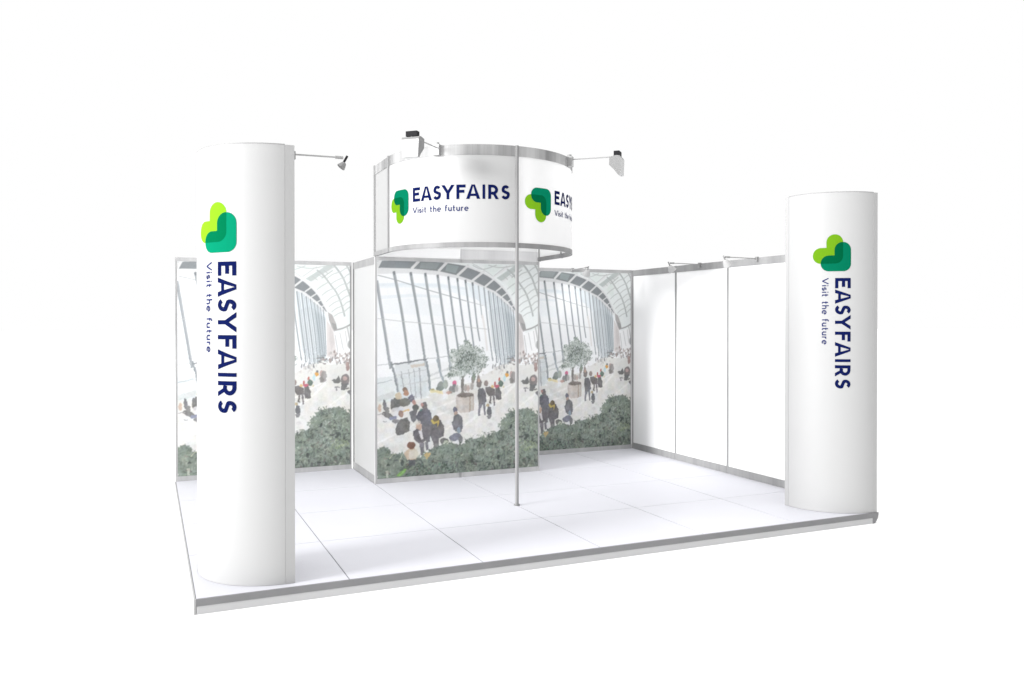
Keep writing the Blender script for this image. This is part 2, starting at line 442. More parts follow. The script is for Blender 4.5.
('E',(170,165,163),0.75,1832,1292,10,19),
('E',(141,137,135),0.75,1944,1316,7,9),
('E',(164,154,150),0.75,1966,1292,10,20),
('E',(141,137,135),0.75,1979,1386,6,11),
('E',(141,137,135),0.8,1588,1346,19,6),
('E',(164,154,150),0.8,1688,1331,13,7),
('E',(143,153,156),0.8,1632,1374,11,7),
('E',(141,137,135),0.8,1672,1319,19,9),
('E',(127,125,125),0.8,1623,1347,12,7),
('E',(127,125,125),0.8,1692,1337,14,8),
('E',(127,125,125),0.8,1623,1294,18,6),
('E',(143,153,156),0.8,1597,1358,18,8),
('E',(143,153,156),0.8,1673,1313,10,10),
('E',(164,154,150),0.8,1657,1348,12,6),
('E',(127,125,125),0.8,1673,1382,18,4),
('E',(143,153,156),0.8,1699,1322,21,5),
('E',(185,172,168),0.8,1620,1317,17,8),
('E',(141,137,135),0.8,1662,1283,19,9),
('E',(164,154,150),0.8,1663,1333,12,8),
('E',(185,172,168),0.8,1670,1326,23,5),
('E',(164,154,150),0.8,1593,1376,9,5),
('E',(141,137,135),0.8,1663,1335,18,7),
('E',(164,154,150),0.8,1677,1280,14,8),
('E',(127,125,125),0.8,1648,1356,21,9),
('E',(141,137,135),0.8,1607,1304,14,6),
('E',(185,172,168),0.8,1652,1321,14,7),
('E',(141,137,135),0.8,1694,1301,11,6),
('E',(143,153,156),0.8,1611,1318,21,9),
('E',(143,153,156),0.8,1643,1329,9,6),
('E',(127,125,125),0.8,1605,1301,14,4),
('E',(164,154,150),0.8,1637,1333,19,10),
('E',(127,125,125),0.8,1611,1347,9,5),
('E',(154,156,157),0.75,1538,1242,8,15),
('E',(139,140,141),0.75,1423,1266,9,18),
('E',(154,156,157),0.75,1511,1259,6,13),
('E',(154,156,157),0.75,1480,1260,8,17),
('E',(139,140,141),0.75,1440,1237,9,20),
('E',(139,140,141),0.75,1532,1262,8,20),
('E',(176,177,177),0.75,1475,1248,10,19),
('E',(154,156,157),0.75,1397,1272,6,20),
('E',(154,156,157),0.75,1479,1271,6,23),
('E',(154,156,157),0.75,1496,1233,6,15),
('E',(139,140,141),0.75,1395,1256,8,24),
('E',(154,156,157),0.75,1486,1261,9,13),
('E',(154,156,157),0.75,1431,1284,7,13),
('E',(139,140,141),0.75,1480,1249,6,21),
('E',(176,177,177),0.75,1509,1270,5,15),
('E',(139,140,141),0.75,1535,1257,10,24),
('E',(201,198,195),0.6,1258,1238,5,12),
('E',(227,221,216),0.6,1282,1245,7,11),
('E',(201,198,195),0.6,1560,1218,6,13),
('E',(212,207,203),0.6,1651,1181,9,15),
('E',(212,207,203),0.6,1514,1223,6,15),
('E',(201,198,195),0.6,1520,1208,7,15),
('E',(189,186,184),0.6,1516,1215,12,10),
('E',(189,186,184),0.6,1491,1216,7,14),
('E',(201,198,195),0.6,1511,1178,9,10),
('E',(227,221,216),0.6,1674,1203,12,17),
('E',(212,207,203),0.6,1490,1203,10,11),
('E',(212,207,203),0.6,1393,1188,8,17),
('E',(212,207,203),0.6,1449,1253,12,12),
('E',(201,198,195),0.6,1274,1171,10,10),
('E',(212,207,203),0.6,1418,1237,10,13),
('E',(227,221,216),0.6,1677,1241,8,9),
('E',(212,207,203),0.6,1278,1209,5,19),
('E',(227,221,216),0.6,1557,1196,8,14),
('E',(212,207,203),0.6,1254,1217,8,16),
('E',(212,207,203),0.6,1470,1191,11,13),
('E',(201,198,195),0.6,1452,1228,9,16),
('E',(201,198,195),0.6,1380,1198,11,16),
('E',(227,221,216),0.6,1394,1198,10,18),
('E',(227,221,216),0.6,1653,1219,8,12),
('E',(201,198,195),0.6,1569,1262,8,16),
('E',(212,207,203),0.6,1509,1260,7,12),
('E',(201,198,195),0.6,1484,1259,11,17),
('E',(212,207,203),0.6,1526,1212,9,18),
('E',(227,221,216),0.6,1438,1237,12,10),
('E',(201,198,195),0.6,1627,1236,12,16),
('E',(154,127,122),0.8,1947,1242,23,58),
('E',(184,160,155),0.8,1939,1268,15,27),
('E',(183,217,227),0.9,1542,1122,15,42),
('E',(224,168,90),1,1573,1158,21,27),
('E',(133,136,138),1,1578,1188,14,17),
('E',(184,154,148),0.8,1632,1161,25,47),
('E',(154,151,149),0.85,1655,1129,36,74),
('E',(138,134,132),0.8,1632,1089,27,36),
('L',(139,137,133),1,36,32,[1024,1160,1017,1052,1020,933]),
('P',(143,154,146),0.38,[1022,1500,1105,1512,1174,1446,1230,1393,1243,1315,1174,1264,1077,1228,994,1217,926,1270,940,1347,926,1424,981,1462]),
('F',26,[(116,129,120),(127,139,129),(138,149,139),(106,119,112)],15,[1271,1392,1342,1378,1349,1326,1286,1314]),
('F',26,[(116,129,120),(127,139,129),(138,149,139),(106,119,112)],15,[804,1196,913,1219,926,1142,818,1132]),
('F',26,[(116,129,120),(127,139,129),(138,149,139),(106,119,112)],15,[1216,1471,1272,1484,1300,1418,1230,1413]),
('F',26,[(116,129,120),(127,139,129),(138,149,139),(106,119,112)],15,[852,1464,940,1475,926,1424,858,1412]),
('F',26,[(116,129,120),(127,139,129),(138,149,139),(106,119,112)],15,[1036,1583,1098,1583,1105,1525,1036,1525]),
('F',26,[(116,129,120),(127,139,129),(138,149,139),(106,119,112)],15,[1230,1289,1342,1300,1328,1248,1243,1237]),
('F',26,[(116,129,120),(127,139,129),(138,149,139),(106,119,112)],15,[1146,1213,1229,1211,1216,1147,1132,1149]),
('F',620,[(116,129,120),(127,139,129),(138,149,139),(151,161,151),(106,119,112),(164,172,163),(130,141,135),(141,151,137)],16,[1049,1570,1105,1557,1146,1505,1230,1484,1244,1432,1314,1379,1335,1339,1300,1288,1250,1224,1229,1185,1174,1213,1146,1155,1077,1189,1022,1126,967,1166,899,1142,825,1164,858,1220,852,1259,919,1296,865,1361,852,1412,886,1450,954,1462,967,1501,1022,1513]),
('F',200,[(102,114,108),(110,122,115),(114,125,119)],15,[1022,1435,1105,1447,1174,1394,1146,1291,1091,1189,1008,1191,953,1257,981,1372]),
('F',25,[(224,228,226),(211,217,214)],9,[872,1399,940,1450,1036,1474,1202,1433,1314,1353,1285,1249,1174,1213,967,1166,858,1169]),
('P',(205,198,191),1,[942,940,1163,932,1156,763,1105,739,997,742,944,776]),
('P',(181,166,154),0.9,[1101,919,1121,919,1117,743,1098,739]),
('P',(192,179,168),0.9,[1147,924,1163,928,1156,763,1142,755]),
('P',(216,211,205),0.8,[964,914,1020,907,1020,747,969,767]),
('E',(146,138,132),1,1054,941,104,27),
('E',(127,122,118),0.7,1050,936,81,16),
('P',(125,124,128),1,[1208,984,1226,1014,1276,1012,1303,971,1314,858,1276,819,1221,831,1205,913]),
('P',(133,133,140),1,[1219,831,1259,829,1243,759,1234,698,1212,689,1215,760]),
('P',(133,133,140),1,[1265,829,1303,838,1300,756,1311,700,1284,698,1278,768]),
('E',(138,132,129),1,1223,1070,32,51),
('E',(201,169,151),0.8,1221,1106,17,21),
('E',(155,143,140),1,1311,1067,30,32),
('P',(126,123,123),1,[1298,1022,1364,1030,1419,997,1425,920,1342,918,1309,970]),
('P',(134,131,128),1,[1358,918,1380,917,1369,835,1347,836]),
('P',(134,131,133),1,[1391,916,1419,920,1428,807,1406,803]),
('P',(123,122,123),1,[1425,1007,1475,1026,1497,964,1508,876,1441,873,1425,925]),
('E',(207,111,131),1,1444,1027,32,19),
('E',(191,108,106),1,1421,1064,13,25),
('E',(223,190,134),1,1391,1029,19,19),
('E',(116,135,124),1,1495,1059,30,40),
('E',(192,125,116),1,1477,1109,14,19),
('E',(216,207,157),1,1531,1025,8,13),
('E',(119,120,124),1,1350,744,32,51),
('E',(199,181,147),1,1333,811,23,19),
('P',(136,136,138),1,[1317,694,1375,697,1364,656,1331,658]),
('P',(130,131,129),1,[1746,1085,1803,1094,1837,1135,1866,1061,1849,1046,1791,1048]),
('E',(141,135,135),1,1916,1080,51,74),
('E',(203,176,172),0.9,1912,1101,27,27),
('P',(127,127,128),1,[1866,1040,1965,1037,1930,996,1907,955,1866,962]),
('L',(153,153,153),1,15,15,[1791,1001,1849,993]),
('L',(149,149,149),1,13,13,[1809,1000,1814,958]),
('L',(141,141,141),1,17,17,[1907,976,1965,979]),
('P',(139,139,141),1,[1941,943,2046,992,2058,897,1965,900]),
('P',(125,126,130),1,[912,703,949,732,997,714,1026,647,1013,527,970,509,906,553,890,634]),
('E',(123,124,140),1,930,778,27,34),
('E',(189,165,150),0.9,938,742,21,23),
('P',(133,135,146),1,[853,470,906,507,970,513,1019,470,1013,420,938,419,874,428]),
('E',(230,230,230),1,958,415,19,23),
('E',(138,139,138),0.9,997,431,25,42),
('E',(159,180,196),0.7,976,544,25,34),
('P',(127,128,127),1,[170,874,185,922,225,940,285,928,296,859,235,803,210,785,180,815]),
('E',(210,194,171),1,265,958,38,40),
('E',(142,123,108),1,341,1024,32,32),
('E',(181,143,120),1,351,989,32,32),
('P',(124,125,139),1,[371,944,412,977,448,951,456,902,427,883,387,895]),
('E',(133,134,127),1,336,887,63,51),
('E',(194,156,148),1,443,883,23,30),
('E',(119,122,121),1,458,823,38,38),
('E',(215,215,220),0.9,255,802,74,36),
('P',(220,192,143),1,[306,795,387,816,397,796,316,780]),
('E',(227,225,225),1,225,765,49,30),
('P',(122,122,120),1,[230,550,240,647,285,703,366,719,397,659,392,580,315,540,245,520]),
('E',(165,139,125),1,293,762,32,40),
('P',(122,122,120),1,[233,583,407,574,326,534,247,522]),
('P',(130,130,128),1,[66,772,105,790,155,778,225,726,175,699,115,731]),
('E',(134,134,138),1,107,867,21,58),
('E',(141,142,140),1,135,808,25,38),
('P',(143,146,166),1,[155,729,245,739,250,710,170,694]),
('E',(216,188,170),0.9,52,835,21,40),
('L',(166,166,166),1,8,8,[26,764,105,770]),
('L',(160,160,160),1,11,11,[86,684,135,681]),
('E',(141,141,141),0.9,230,682,42,23),
('P',(133,133,135),1,[387,777,438,804,478,793,473,694,443,656,412,677]),
('L',(158,158,158),1,8,8,[366,896,458,951]),
('P',(118,118,126),1,[468,724,509,791,592,827,644,755,659,685,644,626,550,616,489,664]),
('E',(120,116,115),1,566,843,30,36),
('E',(111,162,155),0.6,525,795,17,17),
('E',(192,143,134),0.8,535,854,19,19),
('P',(119,117,116),1,[644,646,696,683,758,670,795,599,792,489,633,498]),
('P',(122,122,128),1,[530,632,644,636,643,497,550,502]),
('P',(203,181,102),1,[633,667,675,694,738,691,743,641,711,583,685,624,654,636]),
('E',(129,117,95),1,701,688,38,34),
('P',(119,117,116),1,[685,624,711,638,717,593,696,584]),
('P',(121,119,123),1,[427,543,458,571,801,553,790,483,737,466,732,397,675,400,633,502,633,442,602,414,571,446,550,428,488,421,442,473]),
('E',(205,179,161),1,499,604,36,46),
('E',(216,210,204),0.7,489,654,32,27),
('P',(119,116,120),1,[432,558,478,585,535,553,535,503,427,509]),
('P',(217,216,218),1,[494,559,530,567,550,462,524,459]),
('P',(133,131,138),1,[504,420,560,427,555,289,524,286]),
('P',(133,133,139),1,[566,436,607,424,610,345,581,341]),
('P',(138,138,138),1,[664,411,737,406,732,357,675,340]),
('E',(127,128,125),1,800,428,49,38),
('E',(185,192,174),1,816,392,36,42),
('E',(163,171,159),1,779,369,32,25),
('F',1500,[(108,123,112),(117,133,116),(127,140,127),(98,110,100),(136,149,134),(103,116,105),(142,155,138),(126,138,124),(103,114,103)],30,[18,369,90,402,175,359,207,315,304,330,457,278,567,291,656,350,814,404,905,388,1043,390,1112,451,1182,426,1276,457,1406,479,1466,497,1490,536,1480,596,1514,654,1562,692,1630,728,1712,747,1805,756,1880,740,1934,701,1979,650,2012,580,2079,554,2080,-125,17,37]),
('F',330,[(92,99,94),(98,105,101),(105,112,107)],24,[973,222,1323,308,1514,495,2004,649,2079,577,2080,-34,1042,0]),
('F',190,[(96,104,100),(103,111,106),(92,99,95)],22,[435,237,973,222,950,7,457,24]),
('F',230,[(155,164,150),(164,172,157),(146,157,139),(178,184,171)],17,[69,366,634,266,950,331,1514,451,1562,669,1904,698,1979,379,1514,97,589,77,68,116]),
('F',60,[(85,92,90),(95,100,98)],46,[69,345,634,244,950,310,1323,395,1514,451,1562,625,1904,676,2004,378,2004,-29,589,67,68,96]),
('F',50,[(127,119,114),(122,116,114),(115,108,105)],34,[69,345,634,244,950,310,1323,395,1514,451,1562,625,1904,676,2004,378,2004,-29,589,67,68,96]),
('F',120,[(149,159,147),(163,171,160),(139,150,138)],36,[69,345,634,244,950,310,1323,395,1514,451,1562,625,1904,676,2004,378,2004,-29,589,67,68,96]),
('F',60,[(155,165,153),(172,180,169)],24,[1514,451,1562,625,1707,707,1904,676,1979,582,1954,313,1659,264]),
('F',50,[(147,158,147),(129,140,130),(102,111,105)],30,[1043,434,1182,458,1466,508,1514,605,1610,729,1880,767,1979,695,2017,625,1954,583,1659,643,1562,448,1089,366]),
('F',70,[(131,146,115),(141,156,123),(151,162,131)],20,[1732,394,1954,358,1954,268,1756,258]),
('F',70,[(98,141,117),(111,152,126),(120,161,137)],15,[348,180,859,186,950,50,1182,55,1182,11,369,52]),
('F',120,[(116,126,118),(127,138,128),(107,116,110)],13,[1043,466,1112,499,1182,474,1276,503,1466,530,1490,573,1475,662,1598,752,1707,778,1880,776,1992,683,2017,648,1979,582,1707,685,1538,626,1550,471,1276,420,1043,369]),
('F',90,[(116,126,118),(127,138,128),(107,116,110)],13,[26,400,90,437,186,396,229,339,315,367,479,308,590,324,679,395,814,447,905,425,1043,412,996,350,679,327,457,256,154,319]),
('P',(201,183,162),1,[330,313,366,365,437,375,488,333,468,245,366,242]),
('E',(135,104,91),1,412,404,49,40),
('P',(215,210,198),0.9,[386,349,478,358,499,292,458,251,386,260]),
('P',(106,109,112),1,[376,246,458,241,452,177,386,172]),
('P',(134,183,101),1,[239,75,275,112,335,151,361,144,330,98,275,63]),
('P',(156,200,127),0.8,[265,83,335,136,325,108,285,77]),
('E',(211,180,122),0.85,581,282,15,15),
('E',(211,180,122),0.85,597,301,15,15),
('E',(211,180,122),0.85,612,275,15,15),
('E',(211,180,122),0.85,591,252,15,15),
('E',(211,180,122),0.85,628,294,15,15),
('L',(179,185,162),1,14,8,[165,266,195,308,235,324]),
('L',(185,188,166),1,13,8,[315,314,285,258,275,219]),
('L',(207,207,192),0.7,23,32,[135,141,135,64]),
('L',(124,136,114),1,11,6,[488,194,550,71]),
('L',(143,161,143),0.8,15,8,[912,366,922,214,917,114])]

def paint():
    X0, X1, Z0, Z1, R = 22, 1978, 56, 2458, 2.5
    W = int((X1 - X0) / R) // 2 * 2; Hh = int((Z1 - Z0) / R) // 2 * 2
    sx = W / (X1 - X0); sz = Hh / (Z1 - Z0)
    im = np.ones((Hh, W, 3), np.float32) * np.array([0.955, 0.962, 0.968], np.float32)
    rng = random.Random(7)
    def rgb(c): return np.array(c, np.float32) / 255
    def dev(p): return [((p[i] - X0) * sx, (Z1 - p[i + 1]) * sz) for i in range(0, len(p), 2)]
    def blend(mask, x0, y0, col, a):
        h, w = mask.shape; sub = im[y0:y0 + h, x0:x0 + w]
        m = (mask * a)[..., None]; sub[...] = sub * (1 - m) + col * m
    def win(x0, x1, y0, y1):
        x0 = max(0, int(math.floor(x0)) - 1); y0 = max(0, int(math.floor(y0)) - 1); x1 = min(W, int(math.ceil(x1)) + 2); y1 = min(Hh, int(math.ceil(y1)) + 2)
        if x1 <= x0 or y1 <= y0: return None
        yy, xx = np.mgrid[y0:y1, x0:x1]
        return x0, y0, xx + 0.5, yy + 0.5
    def inside(pts, xx, yy):
        c = np.zeros(xx.shape, bool); n = len(pts)
        for i in range(n):
            (xa, ya), (xb, yb) = pts[i], pts[(i + 1) % n]
            if ya == yb: continue
            c ^= ((ya > yy) != (yb > yy)) & (xx < (xb - xa) * (yy - ya) / (yb - ya) + xa)
        return c
    def poly(pts, col, a):
        xs = [p[0] for p in pts]; ys = [p[1] for p in pts]
        w = win(min(xs), max(xs), min(ys), max(ys))
        if w is None: return
        blend(inside(pts, w[2], w[3]).astype(np.float32), w[0], w[1], col, a)
    def ell(cx, cy, rx, ry, col, a, rot=0.0, soft=1.2):
        r = max(rx, ry) + 2; w = win(cx - r, cx + r, cy - r, cy + r)
        if w is None: return
        dx = w[2] - cx; dy = w[3] - cy; c, s = math.cos(rot), math.sin(rot)
        d = np.sqrt(((dx * c + dy * s) / max(rx, .6)) ** 2 + ((dy * c - dx * s) / max(ry, .6)) ** 2)
        blend(np.clip((1 - d) * min(rx, ry) / soft + 0.5, 0, 1).astype(np.float32), w[0], w[1], col, a)
    def line(pts, w0, w1, col, a):
        # smooth the polyline (Catmull-Rom) and fill it as one ribbon
        q = []
        n = len(pts)
        for i in range(n - 1):
            p0 = pts[max(i - 1, 0)]; p1 = pts[i]; p2 = pts[i + 1]; p3 = pts[min(i + 2, n - 1)]
            for k in range(8):
                t = k / 8
                q.append(tuple(0.5 * (2 * p1[j] + (p2[j] - p0[j]) * t + (2 * p0[j] - 5 * p1[j] + 4 * p2[j] - p3[j]) * t * t + (3 * p1[j] - p0[j] - 3 * p2[j] + p3[j]) * t ** 3) for j in (0, 1)))
        q.append(pts[-1])
        l = []; r = []
        for i, p in enumerate(q):
            a_ = q[max(i - 1, 0)]; b_ = q[min(i + 1, len(q) - 1)]
            dx, dy = b_[0] - a_[0], b_[1] - a_[1]; m = math.hypot(dx, dy) or 1
            hw = max(0.5, (w0 + (w1 - w0) * i / (len(q) - 1)) * sx / 2)
            l.append((p[0] - dy / m * hw, p[1] + dx / m * hw)); r.append((p[0] + dy / m * hw, p[1] - dx / m * hw))
        poly(l + r[::-1], col, a)
    for it in ART:
        k = it[0]
        if k == 'P': poly(dev(it[3]), rgb(it[1]), it[2])
        elif k == 'L': line(dev(it[5]), it[3], it[4], rgb(it[1]), it[2])
        elif k == 'E':
            (x, y), = dev(it[3:5]); ell(x, y, it[5] * sx, it[6] * sz, rgb(it[1]), it[2])
        elif k == 'F':
            n, pal, size, pp = it[1], [rgb(c) for c in it[2]], it[3] * sx, dev(it[4])
            xs = [p[0] for p in pp]; ys = [p[1] for p in pp]
            if n > 1000:    # ragged outline
                qq = []
                for (xa, ya), (xb, yb) in zip(pp, pp[1:] + pp[:1]):
                    m = max(1, int(math.hypot(xb - xa, yb - ya) / 7))
                    qq += [(xa + (xb - xa) * k / m + rng.gauss(0, 4.5), ya + (yb - ya) * k / m + rng.gauss(0, 4.5)) for k in range(m)]
                pp = qq
            if n > 1000: poly(pp, pal[5] * 1.12, 0.8)
            elif n > 500: poly(pp, pal[0] * 1.12, 0.25)
            done = 0; tries = 0; jit = .8 if n == 620 else .75 if n > 1000 else .5
            while done < n and tries < n * 12:
                tries += 1
                x = rng.uniform(min(xs), max(xs)); y = rng.uniform(min(ys), max(ys))
                if not inside(pp, np.array([[x + rng.gauss(0, size * jit)]]), np.array([[y + rng.gauss(0, size * jit)]]))[0, 0]: continue
                done += 1
                s = size * rng.uniform(.35, 1.0)
                cl = .5 * math.sin(x / 27 + 1.7 * math.sin(y / 31)) + .5 * math.sin(y / 19 + 1.3 * math.sin(x / 23 + 2))
                ell(x, y, s * 0.85, s * rng.uniform(.2, .45), pal[rng.randrange(len(pal))] * (rng.uniform(.88, 1.10) + .11 * cl), rng.uniform(.5, .95), rng.uniform(0, PI))
    nr = np.random.RandomState(3)
    def noise(cell):
        a = nr.rand(int(Hh / cell) + 3, int(W / cell) + 3).astype(np.float32)
        y = np.arange(Hh) / cell; x = np.arange(W) / cell
        y0 = y.astype(int); x0 = x.astype(int); fy = (y - y0)[:, None]; fx = (x - x0)[None, :]
        fy = fy * fy * (3 - 2 * fy); fx = fx * fx * (3 - 2 * fx)
        A = a[np.ix_(y0, x0)]; B = a[np.ix_(y0, x0 + 1)]; C = a[np.ix_(y0 + 1, x0)]; D = a[np.ix_(y0 + 1, x0 + 1)]
        return (A * (1 - fx) + B * fx) * (1 - fy) + (C * (1 - fx) + D * fx) * fy - 0.5
    # uneven edges: the figures and leaves of a photograph have no ruled outlines
    yy, xx = np.mgrid[0:Hh, 0:W]
    amp = np.clip((yy / Hh - 0.36) / 0.14, 0.10, 1.0)
    dx = (noise(9) * 4.5 + noise(4) * 2.5) * amp; dy = (noise(9) * 4.5 + noise(4) * 2.5) * amp
    im = im[np.clip((yy + dy).round().astype(int), 0, Hh - 1), np.clip((xx + dx).round().astype(int), 0, W - 1)]
    def blur(k):
        nonlocal im
        for ax in (0, 1):
            acc = np.zeros_like(im)
            for d in range(-k, k + 1): acc += np.take(im, np.clip(np.arange(im.shape[ax]) + d, 0, im.shape[ax] - 1), axis=ax)
            im = acc / (2 * k + 1)
    blur(1); blur(1)
    # tone: mottling that is stronger in the darker, busier lower part
    low = np.clip((yy / Hh - 0.45) / 0.2, 0.15, 1.0)
    dark = 1 - im.mean(2)
    t = (noise(60) * .12 + noise(28) * .12 + noise(12) * .12 + noise(6) * .12) * low * (0.10 + 1.9 * dark) + noise(90) * .02
    im = im * (1 + t)[..., None]
    im = im * .88 + im.mean(2)[..., None] * .12
    im[..., 0] *= 1 + noise(22) * .03 * low; im[..., 2] *= 1 + noise(22) * .04 * low
    im = im.reshape(Hh // 2, 2, W // 2, 2, 3).mean((1, 3))
    im = np.clip(im * (1 + nr.normal(0, .010, im.shape[:2]))[..., None], 0, 1)
    return im

def print_mesh():
    im = paint(); n, w = im.shape[:2]
    xs = np.linspace(0.022, 1.978, w); zs = np.linspace(2.458, 0.056, n)
    co = np.zeros((n, w, 3), np.float32); co[..., 0] = xs[None, :]; co[..., 2] = zs[:, None]
    i = np.arange(n * w).reshape(n, w)
    f = np.stack([i[1:, :-1], i[1:, 1:], i[:-1, 1:], i[:-1, :-1]], -1).reshape(-1, 4)
    me = bpy.data.meshes.new('printed_graphic')
    me.vertices.add(n * w); me.vertices.foreach_set('co', co.ravel())
    me.loops.add(f.size); me.loops.foreach_set('vertex_index', f.ravel().astype(np.int32))
    me.polygons.add(len(f)); me.polygons.foreach_set('loop_start', (np.arange(len(f)) * 4).astype(np.int32))
    try: me.polygons.foreach_set('loop_total', np.full(len(f), 4, np.int32))
    except Exception: pass
    me.update(calc_edges=True)
    c = np.where(im <= 0.04045, im / 12.92, ((im + 0.055) / 1.055) ** 2.4)
    rgba = np.ones((n * w, 4), np.float32); rgba[:, :3] = c.reshape(-1, 3)
    at = me.color_attributes.new('print', 'FLOAT_COLOR', 'POINT'); at.data.foreach_set('color', rgba.ravel())
    return me
PRINT = print_mesh()
PRINT.materials.append(M['print_cabin'])
def put_print(parent, loc, mat):
    o = bpy.data.objects.new('printed_graphic', PRINT); COL.objects.link(o)
    o.parent = parent; o.location = loc
    o.material_slots[0].link = 'OBJECT'; o.material_slots[0].material = mat
    return o

# ------------------------------------------------------------------ the printed name, green emblem and tagline
# drawn flat in metres: emblem in a 0.34 square at the left, lettering from x = 0.40
def arc(cx, cy, rx, ry, a0, a1, n=14):
    return [(cx + rx * math.cos(math.radians(a0 + (a1 - a0) * i / n)), cy + ry * math.sin(math.radians(a0 + (a1 - a0) * i / n))) for i in range(n + 1)]
def ribbon(pts, t):
    l = []; r = []
    for i, p in enumerate(pts):
        a = pts[max(i - 1, 0)]; b = pts[min(i + 1, len(pts) - 1)]
        dx, dy = b[0] - a[0], b[1] - a[1]; m = math.hypot(dx, dy) or 1
        k = t / 2
        if 0 < i < len(pts) - 1:   # mitre
            d1 = (p[0] - a[0], p[1] - a[1]); m1 = math.hypot(*d1) or 1
            c = (d1[0] * dx + d1[1] * dy) / (m1 * m); k = t / 2 / max(c, .5)
        l.append((p[0] - dy / m * k, p[1] + dx / m * k)); r.append((p[0] + dy / m * k, p[1] - dx / m * k))
    return [[l[i], r[i], r[i + 1], l[i + 1]] for i in range(len(pts) - 1)]
def rect(x0, x1, y0, y1): return [[(x0, y0), (x1, y0), (x1, y1), (x0, y1)]]
CAP, T = 0.138, 0.0285
def cap_letter(ch, a, b):
    c, t, m = CAP, T, (a + b) / 2
    if ch in 'EF':
        p = rect(a, a + t, 0, c) + rect(a + t, b, c - t, c) + rect(a + t, b - .012, c * .53 - t / 2, c * .53 + t / 2)
        if ch == 'E': p += rect(a + t, b, 0, t)
        return p
    if ch == 'I': return rect(a, b, 0, c)
    if ch == 'A':
        w = .0325
        y0, y1 = .027, .05
        fx = lambda y: a + (m - w / 2 - a) * y / c + w * .7
        gx = lambda y: b - (b - m - w / 2) * y / c - w * .7
        return [[(a, 0), (a + w, 0), (m + .003, c), (m - w / 2, c)], [(b - w, 0), (b, 0), (m + w / 2, c), (m - .003, c)], [(fx(y0), y0), (gx(y0), y0), (gx(y1), y1), (fx(y1), y1)]]
    if ch == 'Y':
        w = .034; y = c * .42
        return [[(a, c), (m - t / 2, y), (m + t / 2 - .004, y + .012), (a + w, c)], [(b - w, c), (m - t / 2 + .004, y + .012), (m + t / 2, y), (b, c)]] + rect(m - t / 2, m + t / 2, 0, y + .006)
    if ch == 'R':
        r = .0385
        top = c - t / 2
        bowl = [(a + t, top)] + arc(b - .012 - r - t / 2 + .004, top - r + .004, r, r - .004, 90, -90, 14)[0:] + [(a + t, top - 2 * r + .012)]
        return rect(a, a + t, 0, c) + ribbon(bowl, t) + [[(a + .036, .062), (a + .066, .062), (b, 0), (b - .031, 0)]]
    if ch == 'S':
        w = b - a; r = w / 2 - t / 2
        s = arc(m + .002, c - t / 2 - .031, r - .004, .031, 35, 200, 12) + [(m - r * .62, c * .565), (m + r * .55, c * .455)] + arc(m - .002, t / 2 + .034, r, .034, 20, -150, 12)
        return ribbon(smooth(s), t)
def smooth(p):
    q = [p[0]]
    for i in range(len(p) - 1):
        q += [(p[i][0] * .75 + p[i + 1][0] * .25, p[i][1] * .75 + p[i + 1][1] * .25), (p[i][0] * .25 + p[i + 1][0] * .75, p[i][1] * .25 + p[i + 1][1] * .75)]
    return q + [p[-1]]
WORD = (('E', 0, .094), ('A', .105, .235), ('S', .246, .335), ('Y', .337, .472), ('F', .490, .580), ('A', .585, .720), ('I', .742, .7675), ('R', .797, .900), ('S', .922, 1.012))
def small_letter(ch, x):
    t, xh, cap = 0.0094, .038, .057
    if ch == 'V': return ribbon([(x, cap), (x + .025, .003)], t) + ribbon([(x + .025, .003), (x + .050, cap)], t), .050
    if ch == 'i': return ribbon([(x + .005, 0), (x + .005, xh)], t) + rect(x + .0005, x + .0095, .047, .056), .010
    if ch == 's': return ribbon(smooth(arc(x + .013, xh - .013, .011, .010, 40, 220, 8) + [(x + .016, .017)] + arc(x + .012, .0125, .012, .0095, 40, -140, 8)), t), .026
    if ch == 't': return ribbon([(x + .009, .054), (x + .009, .010)] + arc(x + .017, .010, .008, .007, 180, 290, 6), t) + rect(x, x + .022, xh - .0075, xh), .024
    if ch == 'h': return ribbon([(x + .004, 0), (x + .004, .060)], t) + ribbon(arc(x + .017, xh - .017, .013, .014, 180, 0, 10) + [(x + .030, 0)], t), .034
    if ch == 'e': return ribbon(arc(x + .018, xh / 2, .016, .0165, 0, 312, 20), t) + rect(x + .004, x + .034, xh / 2 - .0035, xh / 2 + .0035), .036
    if ch == 'f': return ribbon([(x + .008, 0), (x + .008, .046)] + arc(x + .017, .046, .009, .010, 180, 60, 8), t) + rect(x, x + .021, xh - .0075, xh), .022
    if ch == 'u': return ribbon([(x + .004, xh), (x + .004, .017)] + arc(x + .017, .017, .013, .014, 180, 360, 10) + [(x + .030, .017)], t) + ribbon([(x + .030, 0), (x + .030, xh)], t), .034
    if ch == 'r': return ribbon([(x + .004, 0), (x + .004, xh)], t) + ribbon(arc(x + .016, xh - .017, .012, .0135, 180, 70, 8), t), .022
    return [], .020
def tagline(x0, x1):
    tot = []; x = 0.0; gap = .0115
    for ch in 'Visit the future':
        p, w = small_letter(ch, x); x += w + gap
        if ch == ' ' or not tot: tot.append([])
        tot[-1] += p
    k = (x1 - x0) / (x - gap)
    return [[[(x0 + px * k, py) for px, py in q] for q in wd] for wd in tot]
def ell_shape(ox, oy):
    """rounded angle: one arm along the top, one down the right side"""
    S, t, r, rc = .79, .43, .215, .20
    p = arc(r, S - r, r, r, 90, 270, 18) + [(S - t, S - t)] + arc(S - r, r, r, r, 180, 360, 18) + arc(S - rc, S - rc, rc, rc, 0, 90, 8)
    return [(ox + x, oy + y) for x, y in p]
